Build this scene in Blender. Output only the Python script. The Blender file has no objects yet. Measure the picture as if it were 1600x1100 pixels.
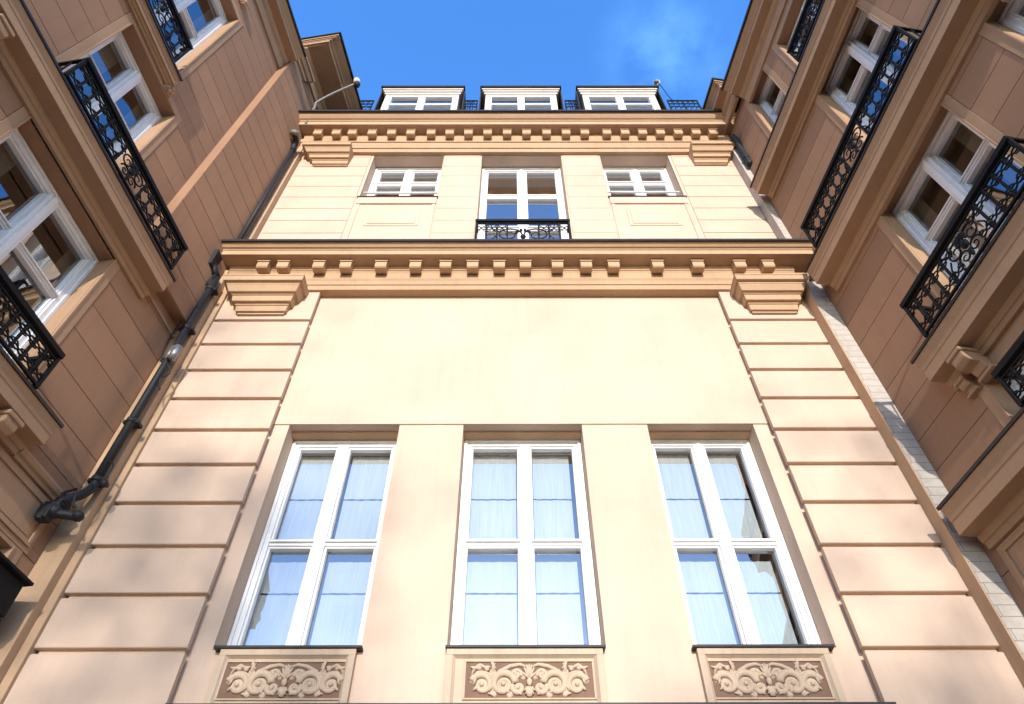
import bpy, bmesh, math, random
from mathutils import Vector, Matrix
random.seed(7)
R = math.radians
scene = bpy.context.scene
COL = scene.collection
GZ = -1.6                      # ground below eye level (all z below are relative to the eye)

# ------------------------------------------------------------------ materials
def new_mat(name):
    m = bpy.data.materials.new(name); m.use_nodes = True
    nt = m.node_tree; nt.nodes.clear()
    out = nt.nodes.new('ShaderNodeOutputMaterial')
    return m, nt, out

def nd(nt, t, **kw):
    n = nt.nodes.new(t)
    for k, v in kw.items():
        if k in n.inputs: n.inputs[k].default_value = v
        else: setattr(n, k, v)
    return n

def mixc(nt, fac, a, b, mode='MIX'):
    n = nt.nodes.new('ShaderNodeMix'); n.data_type = 'RGBA'; n.blend_type = mode
    if hasattr(fac, 'is_linked'): nt.links.new(fac, n.inputs[0])
    else: n.inputs[0].default_value = fac
    for i, v in ((6, a), (7, b)):
        if hasattr(v, 'is_linked'): nt.links.new(v, n.inputs[i])
        else: n.inputs[i].default_value = (*v, 1)
    return n.outputs[2]

def ramp(nt, sock, a, b):
    n = nt.nodes.new('ShaderNodeMapRange'); n.inputs[1].default_value = a; n.inputs[2].default_value = b
    nt.links.new(sock, n.inputs[0]); return n.outputs[0]

def noise(nt, vec, scale, detail=4, rough=.55):
    n = nd(nt, 'ShaderNodeTexNoise', Scale=scale, Detail=detail, Roughness=rough)
    nt.links.new(vec, n.inputs['Vector']); return n.outputs['Fac']

def mapped(nt, scale, src='Object'):
    tc = nt.nodes.new('ShaderNodeTexCoord'); mp = nt.nodes.new('ShaderNodeMapping')
    mp.inputs['Scale'].default_value = scale
    nt.links.new(tc.outputs[src], mp.inputs['Vector']); return mp.outputs[0]

def stucco(name, base, dark, stain=.35, bump=.10, rough=.88, grain=120, tone=0.):
    m, nt, out = new_mat(name); L = nt.links.new
    b = nd(nt, 'ShaderNodeBsdfPrincipled', Roughness=rough)
    b.inputs['Specular IOR Level'].default_value = .25
    v = mapped(nt, (1, 1, 1))
    big = ramp(nt, noise(nt, v, .9, 5, .6), .38, .72)
    streak = ramp(nt, noise(nt, mapped(nt, (7, 7, .55)), 1.6, 5, .6), .50, .78)
    fine = ramp(nt, noise(nt, v, 34, 4, .7), .3, .75)
    c = mixc(nt, big, base, tuple(x*.87 for x in base))
    mul = nd(nt, 'ShaderNodeMath', operation='MULTIPLY'); mul.inputs[1].default_value = stain; L(streak, mul.inputs[0])
    c = mixc(nt, mul.outputs[0], c, dark)
    mul2 = nd(nt, 'ShaderNodeMath', operation='MULTIPLY'); mul2.inputs[1].default_value = .10; L(fine, mul2.inputs[0])
    c = mixc(nt, mul2.outputs[0], c, dark)
    ge = nt.nodes.new('ShaderNodeNewGeometry'); mi = nd(nt, 'ShaderNodeMath', operation='MULTIPLY'); mi.inputs[1].default_value = tone
    L(ge.outputs['Random Per Island'], mi.inputs[0])
    c = mixc(nt, mi.outputs[0], c, dark)
    L(c, b.inputs['Base Color'])
    bp = nd(nt, 'ShaderNodeBump', Strength=bump, Distance=.01)
    L(noise(nt, v, grain, 5, .7), bp.inputs['Height'])
    bp2 = nd(nt, 'ShaderNodeBump', Strength=.10, Distance=.03)
    L(noise(nt, v, 5, 3, .5), bp2.inputs['Height']); L(bp.outputs[0], bp2.inputs['Normal'])
    L(bp2.outputs[0], b.inputs['Normal']); L(b.outputs[0], out.inputs[0])
    return m

def simple(name, base, rough=.5, metal=0., var=.25, scale=14, bump=.05, spec=.4):
    m, nt, out = new_mat(name); L = nt.links.new
    b = nd(nt, 'ShaderNodeBsdfPrincipled', Roughness=rough, Metallic=metal)
    b.inputs['Specular IOR Level'].default_value = spec
    v = mapped(nt, (1, 1, 1))
    n = noise(nt, v, scale, 5, .65)
    L(mixc(nt, ramp(nt, n, .35, .7), base, tuple(x*(1-var) for x in base)), b.inputs['Base Color'])
    bp = nd(nt, 'ShaderNodeBump', Strength=bump, Distance=.01); L(noise(nt, v, scale*5, 4), bp.inputs['Height'])
    L(bp.outputs[0], b.inputs['Normal']); L(b.outputs[0], out.inputs[0]); return m

def glass(name, refl, tint=(.9, .95, .95)):
    m, nt, out = new_mat(name); L = nt.links.new
    g = nd(nt, 'ShaderNodeBsdfGlossy', Roughness=.012); g.inputs['Color'].default_value = (.95, .97, 1, 1)
    t = nd(nt, 'ShaderNodeBsdfTransparent'); t.inputs['Color'].default_value = (*tint, 1)
    v = mapped(nt, (1, 1, 1))
    bp = nd(nt, 'ShaderNodeBump', Strength=.035, Distance=.05); L(noise(nt, v, 1.7, 2, .5), bp.inputs['Height'])
    L(bp.outputs[0], g.inputs['Normal'])
    lw = nd(nt, 'ShaderNodeFresnel', IOR=1.5)
    ad = nd(nt, 'ShaderNodeMath', operation='ADD', use_clamp=True); ad.inputs[1].default_value = refl; L(lw.outputs[0], ad.inputs[0])
    mx = nt.nodes.new('ShaderNodeMixShader'); L(ad.outputs[0], mx.inputs[0]); L(t.outputs[0], mx.inputs[1]); L(g.outputs[0], mx.inputs[2])
    L(mx.outputs[0], out.inputs[0]); return m

def curtain_mat(name, col):
    m, nt, out = new_mat(name); L = nt.links.new
    d = nd(nt, 'ShaderNodeBsdfDiffuse'); t = nd(nt, 'ShaderNodeBsdfTranslucent')
    v = mapped(nt, (30, 30, 1.2))
    c = mixc(nt, ramp(nt, noise(nt, v, 1.5, 3), .35, .7), col, tuple(x*.86 for x in col))
    L(c, d.inputs['Color']); L(c, t.inputs['Color'])
    mx = nt.nodes.new('ShaderNodeMixShader'); mx.inputs[0].default_value = .25
    L(d.outputs[0], mx.inputs[1]); L(t.outputs[0], mx.inputs[2]); L(mx.outputs[0], out.inputs[0]); return m

def brick_strip(name, base, mortar):
    m, nt, out = new_mat(name); L = nt.links.new
    b = nd(nt, 'ShaderNodeBsdfPrincipled', Roughness=.8)
    tc = nt.nodes.new('ShaderNodeTexCoord'); sep = nt.nodes.new('ShaderNodeSeparateXYZ'); cmb = nt.nodes.new('ShaderNodeCombineXYZ')
    L(tc.outputs['Object'], sep.inputs[0]); L(sep.outputs[0], cmb.inputs[0]); L(sep.outputs[2], cmb.inputs[1])
    br = nd(nt, 'ShaderNodeTexBrick', Scale=1.0)
    br.inputs['Brick Width'].default_value = .62; br.inputs['Row Height'].default_value = .112
    br.inputs['Mortar Size'].default_value = .006; br.inputs['Mortar Smooth'].default_value = .3
    br.inputs['Color1'].default_value = (*base, 1); br.inputs['Color2'].default_value = (*[x*.94 for x in base], 1)
    br.inputs['Mortar'].default_value = (*mortar, 1)
    L(cmb.outputs[0], br.inputs['Vector'])
    v = mapped(nt, (1, 1, 1))
    c = mixc(nt, ramp(nt, noise(nt, v, 6, 5, .7), .45, .75), br.outputs[0], tuple(x*.72 for x in base))
    L(c, b.inputs['Base Color'])
    bp = nd(nt, 'ShaderNodeBump', Strength=.35, Distance=.006); bp.invert = True; L(br.outputs['Fac'], bp.inputs['Height'])
    L(bp.outputs[0], b.inputs['Normal']); L(b.outputs[0], out.inputs[0]); return m

CREAM = (.655, .488, .368); CREAMD = (.42, .295, .20)
M = {}
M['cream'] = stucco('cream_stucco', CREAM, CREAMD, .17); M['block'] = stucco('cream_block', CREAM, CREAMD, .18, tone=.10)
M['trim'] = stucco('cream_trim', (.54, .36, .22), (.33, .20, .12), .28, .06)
M['wing'] = stucco('wing_stucco_shade', (.385, .222, .132), (.25, .135, .08), .42, .14); M['wingblock'] = stucco('wing_block_shade', (.385, .222, .132), (.25, .135, .08), .42, .14, tone=.42)  # house paint darkened and browned, shade put into the colour; streaks are dirt
M['wingtrim'] = stucco('wing_trim_shade', (.43, .272, .165), (.28, .17, .10), .35, .08)  # wing mouldings darkened too, with shade in their base colour
M['relief'] = stucco('relief_plaster', (.56, .43, .31), (.30, .18, .13), .35, .08)
M['recess'] = stucco('relief_ground', (.22, .13, .09), (.13, .07, .05), .4, .08)  # hollows coloured darker than the relief, for shade as well as dirt
M['strip'] = brick_strip('painted_brick', (.50, .445, .385), (.28, .23, .185))
M['white'] = simple('white_paint', (.82, .81, .80), .45, 0, .06, 9, .02)
M['lead'] = simple('dark_lead', (.030, .024, .026), .55, 0, .4, 8, .08)
M['iron'] = simple('wrought_iron', (.008, .008, .010), .65, 0, .4, 30, .08, .2)
M['pipe'] = simple('dark_pipe', (.016, .017, .022), .6, 0, .4, 10, .05)
M['steel'] = simple('bright_clamp', (.36, .36, .37), .5, .8, .4, 20, .03)
M['grey'] = simple('grey_metal', (.26, .235, .215), .6, .2, .3, 12, .04)
M['slate'] = simple('slate_roof', (.05, .05, .055), .6, 0, .4, 5, .1)
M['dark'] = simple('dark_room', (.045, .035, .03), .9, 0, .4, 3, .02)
M['room'] = simple('room_wall', (.20, .13, .08), .9, 0, .4, 2, .02)
M['curtain'] = curtain_mat("sheer_curtain", (.88, .88, .89))
M['drape'] = curtain_mat('tan_drape', (.50, .38, .24))
M['glass'] = glass('window_glass', .31)
M['glassd'] = glass('upper_glass', .52)
M['glassw'] = glass('wing_glass', .22)
M['dormer'] = stucco('dormer_render', (.68, .60, .52), (.45, .36, .29), .3, .06)
M['globe'] = simple('white_globe', (.75, .74, .70), .3, 0, .2, 20, .02)
M['bark'] = simple('bark', (.09, .065, .045), .9, 0, .5, 12, .3)
M['leaf'] = simple('leaf', (.06, .10, .03), .6, 0, .5, 3, .02)

# ------------------------------------------------------------------ mesh builder in (s, n, z): s along a wall, n out of it, z up
class MB:
    def __init__(self, mode='id'):
        self.v = []; self.f = []; self.mode = mode; self.sm = []
    def add(self, vs, fs, smooth=False):
        o = len(self.v); self.v += [tuple(p) for p in vs]
        for f in fs:
            self.f.append([i+o for i in f]); self.sm.append(smooth)
    def box(self, s0, s1, n0, n1, z0, z1):
        if s1 < s0: s0, s1 = s1, s0
        self.add([(s0, n0, z0), (s1, n0, z0), (s1, n1, z0), (s0, n1, z0), (s0, n0, z1), (s1, n0, z1), (s1, n1, z1), (s0, n1, z1)],
                 [(0, 3, 2, 1), (4, 5, 6, 7), (0, 1, 5, 4), (1, 2, 6, 5), (2, 3, 7, 6), (3, 0, 4, 7)])
    def frustum(self, r0, z0, r1, z1):
        # r = (s0,s1,n0,n1)
        a, b = r0, r1
        self.add([(a[0], a[2], z0), (a[1], a[2], z0), (a[1], a[3], z0), (a[0], a[3], z0), (b[0], b[2], z1), (b[1], b[2], z1), (b[1], b[3], z1), (b[0], b[3], z1)],
                 [(0, 3, 2, 1), (4, 5, 6, 7), (0, 1, 5, 4), (1, 2, 6, 5), (2, 3, 7, 6), (3, 0, 4, 7)])
    def extrude(self, prof, s0, s1):
        # prof: closed (n,z) polygon, counter-clockwise seen from -s ... extruded along s
        k = len(prof)
        vs = [(s0, n, z) for n, z in prof] + [(s1, n, z) for n, z in prof]
        fs = [(i, (i+1) % k, k+(i+1) % k, k+i) for i in range(k)]
        fs += [tuple(range(k-1, -1, -1)), tuple(range(k, 2*k))]
        area = sum(prof[i][0]*prof[(i+1) % k][1]-prof[(i+1) % k][0]*prof[i][1] for i in range(k))
        if area > 0: fs = [tuple(reversed(f)) for f in fs]
        fs = [tuple(reversed(f)) for f in fs]
        self.add(vs, fs)
    def tube(self, pts, rad, k=6, closed=False, cap=True, flat=1.0):
        pts = [Vector(p) for p in pts]; n = len(pts)
        rads = rad if isinstance(rad, (list, tuple)) else [rad]*n
        vs = []; fs = []; up = None
        for i in range(n):
            if closed: t = pts[(i+1) % n]-pts[i-1]
            else: t = pts[min(i+1, n-1)]-pts[max(i-1, 0)]
            t = t.normalized() if t.length > 1e-9 else Vector((0, 0, 1))
            if up is None:
                up = Vector((0, 1, 0)) if abs(t.y) < .9 else Vector((1, 0, 0))
            a = (up-t*up.dot(t)).normalized(); b = t.cross(a); up = a
            for j in range(k):
                q = 2*math.pi*j/k
                vs.append(pts[i]+a*(math.cos(q)*rads[i]*flat)+b*(math.sin(q)*rads[i]))
        m = n if closed else n-1
        for i in range(m):
            for j in range(k):
                A = i*k+j; B = i*k+(j+1) % k; C = ((i+1) % n)*k+(j+1) % k; D = ((i+1) % n)*k+j
                fs.append((A, B, C, D))
        if cap and not closed:
            fs.append(tuple(range(k-1, -1, -1))); fs.append(tuple((n-1)*k+j for j in range(k)))
        self.add(vs, fs, True)
    def blob(self, c, r, k=8, m=6):
        vs = []; fs = []
        for i in range(m+1):
            a = math.pi*i/m
            for j in range(k):
                q = 2*math.pi*j/k
                vs.append((c[0]+r[0]*math.sin(a)*math.cos(q), c[1]+r[1]*math.sin(a)*math.sin(q), c[2]+r[2]*math.cos(a)))
        for i in range(m):
            for j in range(k):
                fs.append((i*k+j, (i+1)*k+j, (i+1)*k+(j+1) % k, i*k+(j+1) % k))
        self.add(vs, fs, True)
    def build(self, name, mat, parent=None, bevel=0., origin=None):
        me = bpy.data.meshes.new(name)
        z0 = -GZ
        if self.mode == 'id': V = [(s, n, z+z0) for s, n, z in self.v]; flip = False
        elif self.mode == 'center': V = [(s, -n, z+z0) for s, n, z in self.v]; flip = True
        elif self.mode == 'mirror': V = [(-s, n, z+z0) for s, n, z in self.v]; flip = True
        else: V = self.v; flip = False                                    # 'world': plain xyz
        F = [list(reversed(f)) for f in self.f] if flip else self.f
        me.from_pydata(V, [], F)
        for p, s in zip(me.polygons, self.sm): p.use_smooth = s
        me.update()
        if me.validate(): me.update()
        me.materials.append(mat)
        o = bpy.data.objects.new(name, me); COL.objects.link(o)
        if parent: o.parent = parent
        if bevel:
            bv = o.modifiers.new('bevel', 'BEVEL'); bv.width = bevel; bv.segments = 2; bv.limit_method = 'ANGLE'; bv.angle_limit = R(35)
        return o

def thing(name, label, cat, loc=(0, 0, 0), rz=0., group=None):
    o = bpy.data.objects.new(name, None); COL.objects.link(o)
    o.location = loc; o.rotation_euler = (0, 0, rz); o['label'] = label; o['category'] = cat
    if group: o['group'] = group
    return o
def tag(o, label, cat, group=None):
    o['label'] = label; o['category'] = cat
    if group: o['group'] = group
    return o

def cells(lo, hi, cuts):
    c = sorted(set([lo, hi]+[x for x in cuts if lo < x < hi])); return list(zip(c[:-1], c[1:]))

def wall_boxes(mb, s0, s1, z0, z1, holes, n0, n1):
    """solid wall slab with rectangular openings; rows first, then runs merged along s"""
    for a, b in cells(z0, z1, [h[2] for h in holes]+[h[3] for h in holes]):
        mid = (a+b)/2; xs = [(h[0], h[1]) for h in holes if h[2] < mid < h[3]]
        cur = s0
        for h0, h1 in sorted(xs):
            if h0 > cur: mb.box(cur, h0, n0, n1, a, b)
            cur = max(cur, h1)
        if cur < s1: mb.box(cur, s1, n0, n1, a, b)

def coursed(mb, s0, s1, zs, gap, holes, n0, n1):
    for a, b in zip(zs[:-1], zs[1:]):
        wall_boxes(mb, s0, s1, a+gap/2, b-gap/2, holes, n0, n1)

def spiral(cx, cz, r0, r1, a0, a1, n, steps=26):
    out = []
    for i in range(steps+1):
        t = i/steps; a = R(a0+(a1-a0)*t); r = r0+(r1-r0)*t
        out.append((cx+r*math.cos(a), n, cz+r*math.sin(a)))
    return out

# ------------------------------------------------------------------ windows
def window(parent, mode, s0, s1, z0, z1, n, mull, trans, fr=.075, mw=.13, tw=.06, gl='glass', curt='curtain', gaps=None, cs=None, sash=.045, room='dark', mull_out=.0):
    """n = front plane of the frame (behind the wall face); trans = list of transom heights"""
    mb = MB(mode)
    d = .09
    mb.box(s0, s1, n-d, n, z1-fr, z1); mb.box(s0, s1, n-d, n, z0, z0+fr)
    mb.box(s0, s0+fr, n-d, n, z0+fr, z1-fr); mb.box(s1-fr, s1, n-d, n, z0+fr, z1-fr)
    # raised outer bead
    e = fr*.42
    mb.box(s0, s1, n, n+.022, z1-e, z1); mb.box(s0, s0+e, n, n+.022, z0, z1-e); mb.box(s1-e, s1, n, n+.022, z0, z1-e)
    c0, c1 = s0+fr, s1-fr
    cols = [(c0, c1)]
    if mull is not None:
        mb.box(mull-mw/2, mull+mw/2, n-d, n+.012+mull_out, z0+fr, z1-fr)
        mb.box(mull-mw*.2, mull+mw*.2, n+.012+mull_out, n+.032+mull_out, z0+fr, z1-fr)
        cols = [(c0, mull-mw/2), (mull+mw/2, c1)]
    edges = [z0+fr]+sorted(trans)+[z1-fr]
    for a, b in cols:
        for t in trans:
            mb.box(a, b, n-d, n-.006, t-tw/2, t+tw/2); mb.box(a, b, n-.006, n+.02, t, t+tw*.42)
        for k in range(len(edges)-1):
            lo = edges[k]+(tw/2 if k > 0 else 0); hi = edges[k+1]-(tw/2 if k < len(edges)-2 else 0)
            g = sash*.55; q = n-.022
            mb.box(a, b, n-d, q, hi-g, hi); mb.box(a, b, n-d, q, lo, lo+g)
            mb.box(a, a+g, n-d, q, lo+g, hi-g); mb.box(b-g, b, n-d, q, lo+g, hi-g)
    w = mb.build('window', M['white'], parent, .005)
    pb = MB(mode)
    for i, (a, b) in enumerate(cols):
        zz0, zz1 = z0+fr*.6, z1-fr*.6; pb.add([(a, n-.08, zz0), (b, n-.08, zz0), (b, n-.08, zz1), (a, n-.08, zz1)], [(3, 2, 1, 0)])
    pb.build('pane', M[gl], w)
    if curt:
        cb = MB(mode)
        for a, b in (cs or cols):
            for lo, hi in (gaps or [(z0, z1)]):
                N = max(20, int((b-a)*60)); vs = []; fs = []; ph = random.random()*6
                for i in range(N+1):
                    t = i/N; y = n-.17+.0028*math.sin(t*(b-a)*52+ph)+.0018*math.sin(t*(b-a)*23+ph*2)
                    x = a+(b-a)*t
                    vs += [(x, y, lo), (x, y, hi)]
                for i in range(N): fs.append((2*i, 2*i+1, 2*i+3, 2*i+2))
                cb.add(vs, fs, True)
        cb.build('curtain', M[curt], w)
    return w

# ------------------------------------------------------------------ wrought iron railing
def railing(parent, mode, s0, s1, z0, z1, n, step=.165, post=.034, crest=True, medallion=True):
    mb = MB(mode)
    mb.box(s0-.02, s1+.02, n-.045, n+.035, z1-.065, z1)                       # hand rail
    mb.box(s0, s1, n-.012, n+.012, z1-.115, z1-.095)
    mb.box(s0, s1, n-.016, n+.016, z0+.02, z0+.05)
    for x in (s0, s1):
        mb.box(x-post/2, x+post/2, n-.02, n+.02, z0, z1-.05)
    for x in (s0, s1):                                                       # returns to the wall
        mb.box(x-.018, x+.018, .004, n-.036, z1-.05, z1-.004); mb.box(x-.014, x+.014, .004, n-.02, z0+.02, z0+.05)
        mb.box(x-.008, x+.008, n*.5-.01, n*.5+.01, z0+.05, z1-.05)
    r = mb.build('railing', M['iron'], parent, .004)
    H = z1-z0; cnt = max(3, int(round((s1-s0)/step))); d = (s1-s0)/cnt
    cen = cnt//2
    bars = []
    for i in range(1, cnt):
        if medallion and abs(i-cnt/2) < 1.1: continue
        bars.append(s0+d*i)
    first = None
    for x in bars:
        if first is None:
            bb = MB(mode); bb.box(-.012, .012, -.012, .012, z0+.05, z1-.096)
            for zz in (z0+H*.30, z0+H*.66): bb.blob((0, 0, zz), (.019, .019, .022), 8, 5)
            first = bb.build('baluster', M['iron'], r); o = first
        else:
            o = first.copy(); COL.objects.link(o); o.parent = r
        o.location = ((-x if mode == 'mirror' else x), (-n if mode == 'center' else n), 0)
    sb = MB(mode)
    lo, hi = z0+.05, z1-.105
    for i in range(cnt):
        a = s0+d*i; c = a+d/2
        if medallion and abs((i+.5)-cnt/2) < 1.1: continue
        for (zz, sg) in ((lo+H*.13, 1), (hi-H*.15, -1)):
            for u in (-.25, .25):
                q0 = c+u*d
                pts = [(q0+d*.23*math.cos(q), n+.004, zz+H*.042*math.sin(q)) for q in [2*math.pi*k/12 for k in range(12)]]
                sb.tube(pts, .0095, 5, True)
            for s_ in (-1, 1):
                sb.tube([(c+s_*d*.5, n, zz-sg*H*.10), (c+s_*d*.38, n+.006, zz-sg*H*.085), (c+s_*d*.30, n, zz-sg*H*.05)], [.008, .011, .006], 5)
                sb.tube([(c+s_*d*.5, n, zz+sg*H*.05), (c+s_*d*.36, n+.006, zz+sg*H*.10), (c+s_*d*.12, n, zz+sg*H*.07)], [.007, .010, .006], 5)
            sb.blob((c, n+.004, zz), (.015, .014, .015), 7, 5)
            sb.blob((c+d*.5, n+.006, zz+sg*H*.01), (.019, .019, .026), 7, 5)
    if medallion:
        c = (s0+s1)/2; zc = (lo+hi)/2; rr = H*.26
        for s_ in (-1, 1):
            sb.tube(spiral(c+s_*rr*.85, zc+rr*.25, rr*.8, rr*.12, 90+s_*90, 90+s_*90-s_*560, n+.006, 34), [.013-.006*k/34 for k in range(35)], 6)
            sb.tube(spiral(c+s_*rr*.55, zc-rr*.75, rr*.55, rr*.1, 90-s_*90, 90-s_*90+s_*500, n+.006, 30), [.012-.005*k/30 for k in range(31)], 6)
            sb.tube([(c+s_*rr*1.6, n, zc+rr*.2), (c+s_*rr*1.9, n, zc-rr*.3), (c+s_*rr*2.0, n, lo)], .010, 5)
            sb.tube([(c+s_*rr*1.5, n, zc+rr*.6), (c+s_*rr*1.8, n, zc+rr*.9), (c+s_*rr*2.0, n, hi)], .010, 5)
            for q in (20, 55, 90):
                a = R(90-s_*q*.8); sb.blob((c+math.cos(a)*rr*.42, n+.012, zc+rr*.35+math.sin(a)*rr*.42), (.026, .018, .05), 7, 5)
        sb.blob((c, n+.01, zc), (.05, .03, .06), 8, 6); sb.blob((c, n+.01, zc-rr*.9), (.028, .02, .06), 7, 5)
    sb.build('scrollwork', M['iron'], r)
    if crest:
        pass
    return r

def capital(parent, mode, s0t, s1t, s0b, s1b, n0, ptop, pbot, ztop, zbot, mat):
    """stack of mouldings: widest and most projecting at the top"""
    mb = MB(mode); H = ztop-zbot
    def row(f0, f1, z0, z1, g=None):
        g = f0 if g is None else g
        A = lambda f: (s0b+(s0t-s0b)*f, s1b+(s1t-s1b)*f, n0-.05, n0+pbot+(ptop-pbot)*f)
        mb.frustum(A(f0), z0, A(g), z1)
    Z = lambda q: ztop-H*q
    row(1.04, 1.04, Z(.05), Z(0)); row(.97, .97, Z(.21), Z(.05), 1.02); row(.80, .80, Z(.27), Z(.21)); row(.60, .60, Z(.46), Z(.27), .78)
    row(.46, .46, Z(.50), Z(.46)); row(.34, .34, Z(.69), Z(.50), .40); row(.17, .17, Z(.75), Z(.69)); row(.06, .06, Z(.94), Z(.75), .12); row(-.05, -.05, Z(1), Z(.94))
    return mb.build('capital', mat, parent, .007)

# ================================================================== CENTRE HOUSE  (s = x, n = 6 - y)
CH = thing('house', 'tall sunlit cream stucco house front facing the viewer at the end of the court', 'house', (0, 6, GZ))
m = 'center'
LW = [(-2.69, -1.36, 3.08, 5.88), (-.59, .84, 3.08, 5.89), (1.63, 2.91, 3.09, 5.90)]
UW = [(-2.80, -1.38, 11.58, 13.40), (-.61, 1.00, 9.30, 13.40), (1.79, 3.17, 11.58, 13.41)]
mb = MB(m)
wall_boxes(mb, -4.75, 4.85, GZ, 5.885, [(a, b, c, 5.885) for a, b, c, d in LW], -.50, 0.)
mb.box(-4.75, 4.85, -.50, .016, 5.885, 8.75)                                  # big blank panel, a hair proud
wall_boxes(mb, -4.75, 4.85, 8.75, 14.2, UW, -.40, .105)
mb.build('wall', M['cream'], CH)
# stepped soffit strip in the lower openings
for a, b, c, d in LW:
    mb = MB(m); mb.box(a+.002, b-.002, -.26, -.12, 5.862, 5.884); mb.build('soffit_strip', M['trim'], CH)
# lower corner piers with deep joints
zs = [GZ]+[3.016+.5355*k for k in range(-8, 10)]+[8.56]
for s0, s1 in ((-4.215, -2.865), (3.085, 4.315)):
    mb = MB(m)
    mb.box(s0+.03, s1-.03, .016, .068, GZ, 8.56)
    for a, b in zip(zs[:-1], zs[1:]):
        if b-a < .1: continue
        lo, hi = a+.024, b-.022
        mb.extrude([(.06, lo), (.112, lo), (.12, lo+.008), (.12, hi-.016), (.106, hi), (.06, hi)], s0, s1)
    mb.build('pier', M['block'], CH, .004)
# upper courses
uz = [8.95]+[10.281-.437*k for k in (3, 2, 1)]+[10.281+.437*k for k in range(8)]+[13.47]
uz = sorted(set(round(x, 3) for x in uz))
for s0, s1, gap, h in ((-4.24, -2.86, .016, None), (-1.355, -.64, .007, None), (1.03, 1.765, .007, None), (3.235, 4.42, .016, None)):
    mb = MB(m); coursed(mb, s0, s1, uz, gap, [], .10, .12)
    mb.build('ashlar', M['block'], CH, .002)
mb = MB(m)
for s0, s1 in ((-2.855, -2.80), (-1.38, -1.36), (-.635, -.61), (1.0, 1.025), (1.77, 1.79), (3.17, 3.23)):
    mb.box(s0, s1, .09, .113, 9.0, 13.47)
mb.build('jamb_trim', M['cream'], CH)
# corner strips
mb = MB(m); mb.box(-4.300, -4.217, .05, .16, GZ, 8.9); mb.box(-4.75, -4.300, .05, .27, GZ, 8.9); mb.box(-4.75, -4.26, .05, .24, 9.25, 13.6)
mb.build('corner_strip', M['trim'], CH, .006)
mb = MB(m); mb.box(4.318, 4.9, .05, .30, GZ, 8.53); mb.box(4.425, 4.9, .05, .30, 9.25, 13.6)
mb.build('corner_strip', M['strip'], CH, .006)
mb = MB(m); mb.box(4.300, 4.317, .05, .296, GZ, 8.52); mb.build('strip_return', M['trim'], CH)

# ---- entablatures
def entab(zl, prof, lead, bands, mods, mw, mz0, mz1, mn0, mn1):
    mb = MB(m); mb.extrude(prof, -4.85, 4.95)
    c = mb.build('cornice', M['trim'], CH, .004)
    lb = MB(m); lb.extrude(lead, -4.86, 4.96); lb.build('lead_flashing', M['lead'], c)
    mb = MB(m)
    for n0, n1, z0, z1, s0, s1 in bands: mb.frustum((s0, s1, n0, n1), z0, (s0, s1, n0, n1+.02), z1)
    mb.build('architrave', M['trim'], CH, .004)
    first = None
    for x in mods:
        if first is None:
            b = MB(m)
            hgt = mz1-mz0
            prof2 = [(mn0, mz1-.05), (mn0, mz0+hgt*.30), (mn0+(mn1-mn0)*.35, mz0+hgt*.06), (mn1-.02, mz0), (mn1, mz0+.02), (mn1, mz1-.05)]
            b.extrude(prof2, -mw/2, mw/2)
            b.box(-mw/2-.012, mw/2+.012, mn0, mn1+.014, mz1-.042, mz1-.003)
            first = b.build('modillion', M['trim'], CH, .004); o = first
        else:
            o = first.copy(); COL.objects.link(o); o.parent = CH
        o.location.x = x
# middle
Pm = [(0, 8.99), (.50, 8.98), (.50, 9.075), (.515, 9.085), (.525, 9.10), (.55, 9.105), (.575, 9.13), (.605, 9.155), (.615, 9.175), (0, 9.40)]
Lm = [(.0, 9.402), (.605, 9.178), (.605, 9.150), (.635, 9.150), (.635, 9.20), (0, 9.44)]
mm = [(px-802)*.00965 for px in (412.7, 444, 500, 542, 597, 651, 698, 740.4, 782, 823, 873, 918, 961, 1030, 1093, 1158.6, 1203)]
entab(0, Pm, Lm, [(.0, .155, 8.54, 8.625, -4.32, 4.45), (.0, .185, 8.63, 8.70, -4.33, 4.46), (.0, .20, 8.70, 8.735, -4.34, 4.47), (.0, .22, 8.735, 8.86, -4.36, 4.5), (.0, .235, 8.86, 8.90, -4.3, 4.3), (.0, .265, 8.90, 8.985, -4.3, 4.3)],
      mm, .172, 8.80, 8.98, .22, .395)
# top
Pt = [(0, 13.98), (.55, 13.97), (.55, 14.10), (.57, 14.11), (.58, 14.13), (.61, 14.14), (.65, 14.18), (.69, 14.23), (.71, 14.26), (0, 14.40)]
Lt = [(.0, 14.402), (.70, 14.264), (.70, 14.225), (.735, 14.225), (.735, 14.29), (0, 14.44)]
tm = [(px-802)*.01313 for px in (498, 527, 552, 583, 613.5, 643.5, 675.5, 704.6, 734, 764, 794.6, 825, 856.5, 887, 916.5, 951, 979.5, 1007, 1035, 1063, 1091, 1118)]
entab(0, Pt, Lt, [(.0, .19, 13.42, 13.53, -4.32, 4.55), (.0, .23, 13.535, 13.62, -4.33, 4.56), (.0, .25, 13.62, 13.70, -4.34, 4.57), (.0, .29, 13.70, 13.80, -4.35, 4.57), (.0, .31, 13.80, 13.97, -4.3, 4.5)],
      tm, .172, 13.76, 13.97, .27, .445)
capital(CH, m, -4.19, -3.03, -3.93, -3.24, .12, .33, .05, 8.50, 7.93, M['trim'])
capital(CH, m, 3.245, 4.30, 3.42, 4.08, .12, .33, .05, 8.50, 7.95, M['trim'])
capital(CH, m, -4.20, -3.22, -3.93, -3.25, .12, .30, .05, 13.40, 12.86, M['trim'])
capital(CH, m, 3.60, 4.50, 3.62, 4.27, .12, .30, .05, 13.43, 12.90, M['trim'])

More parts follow.
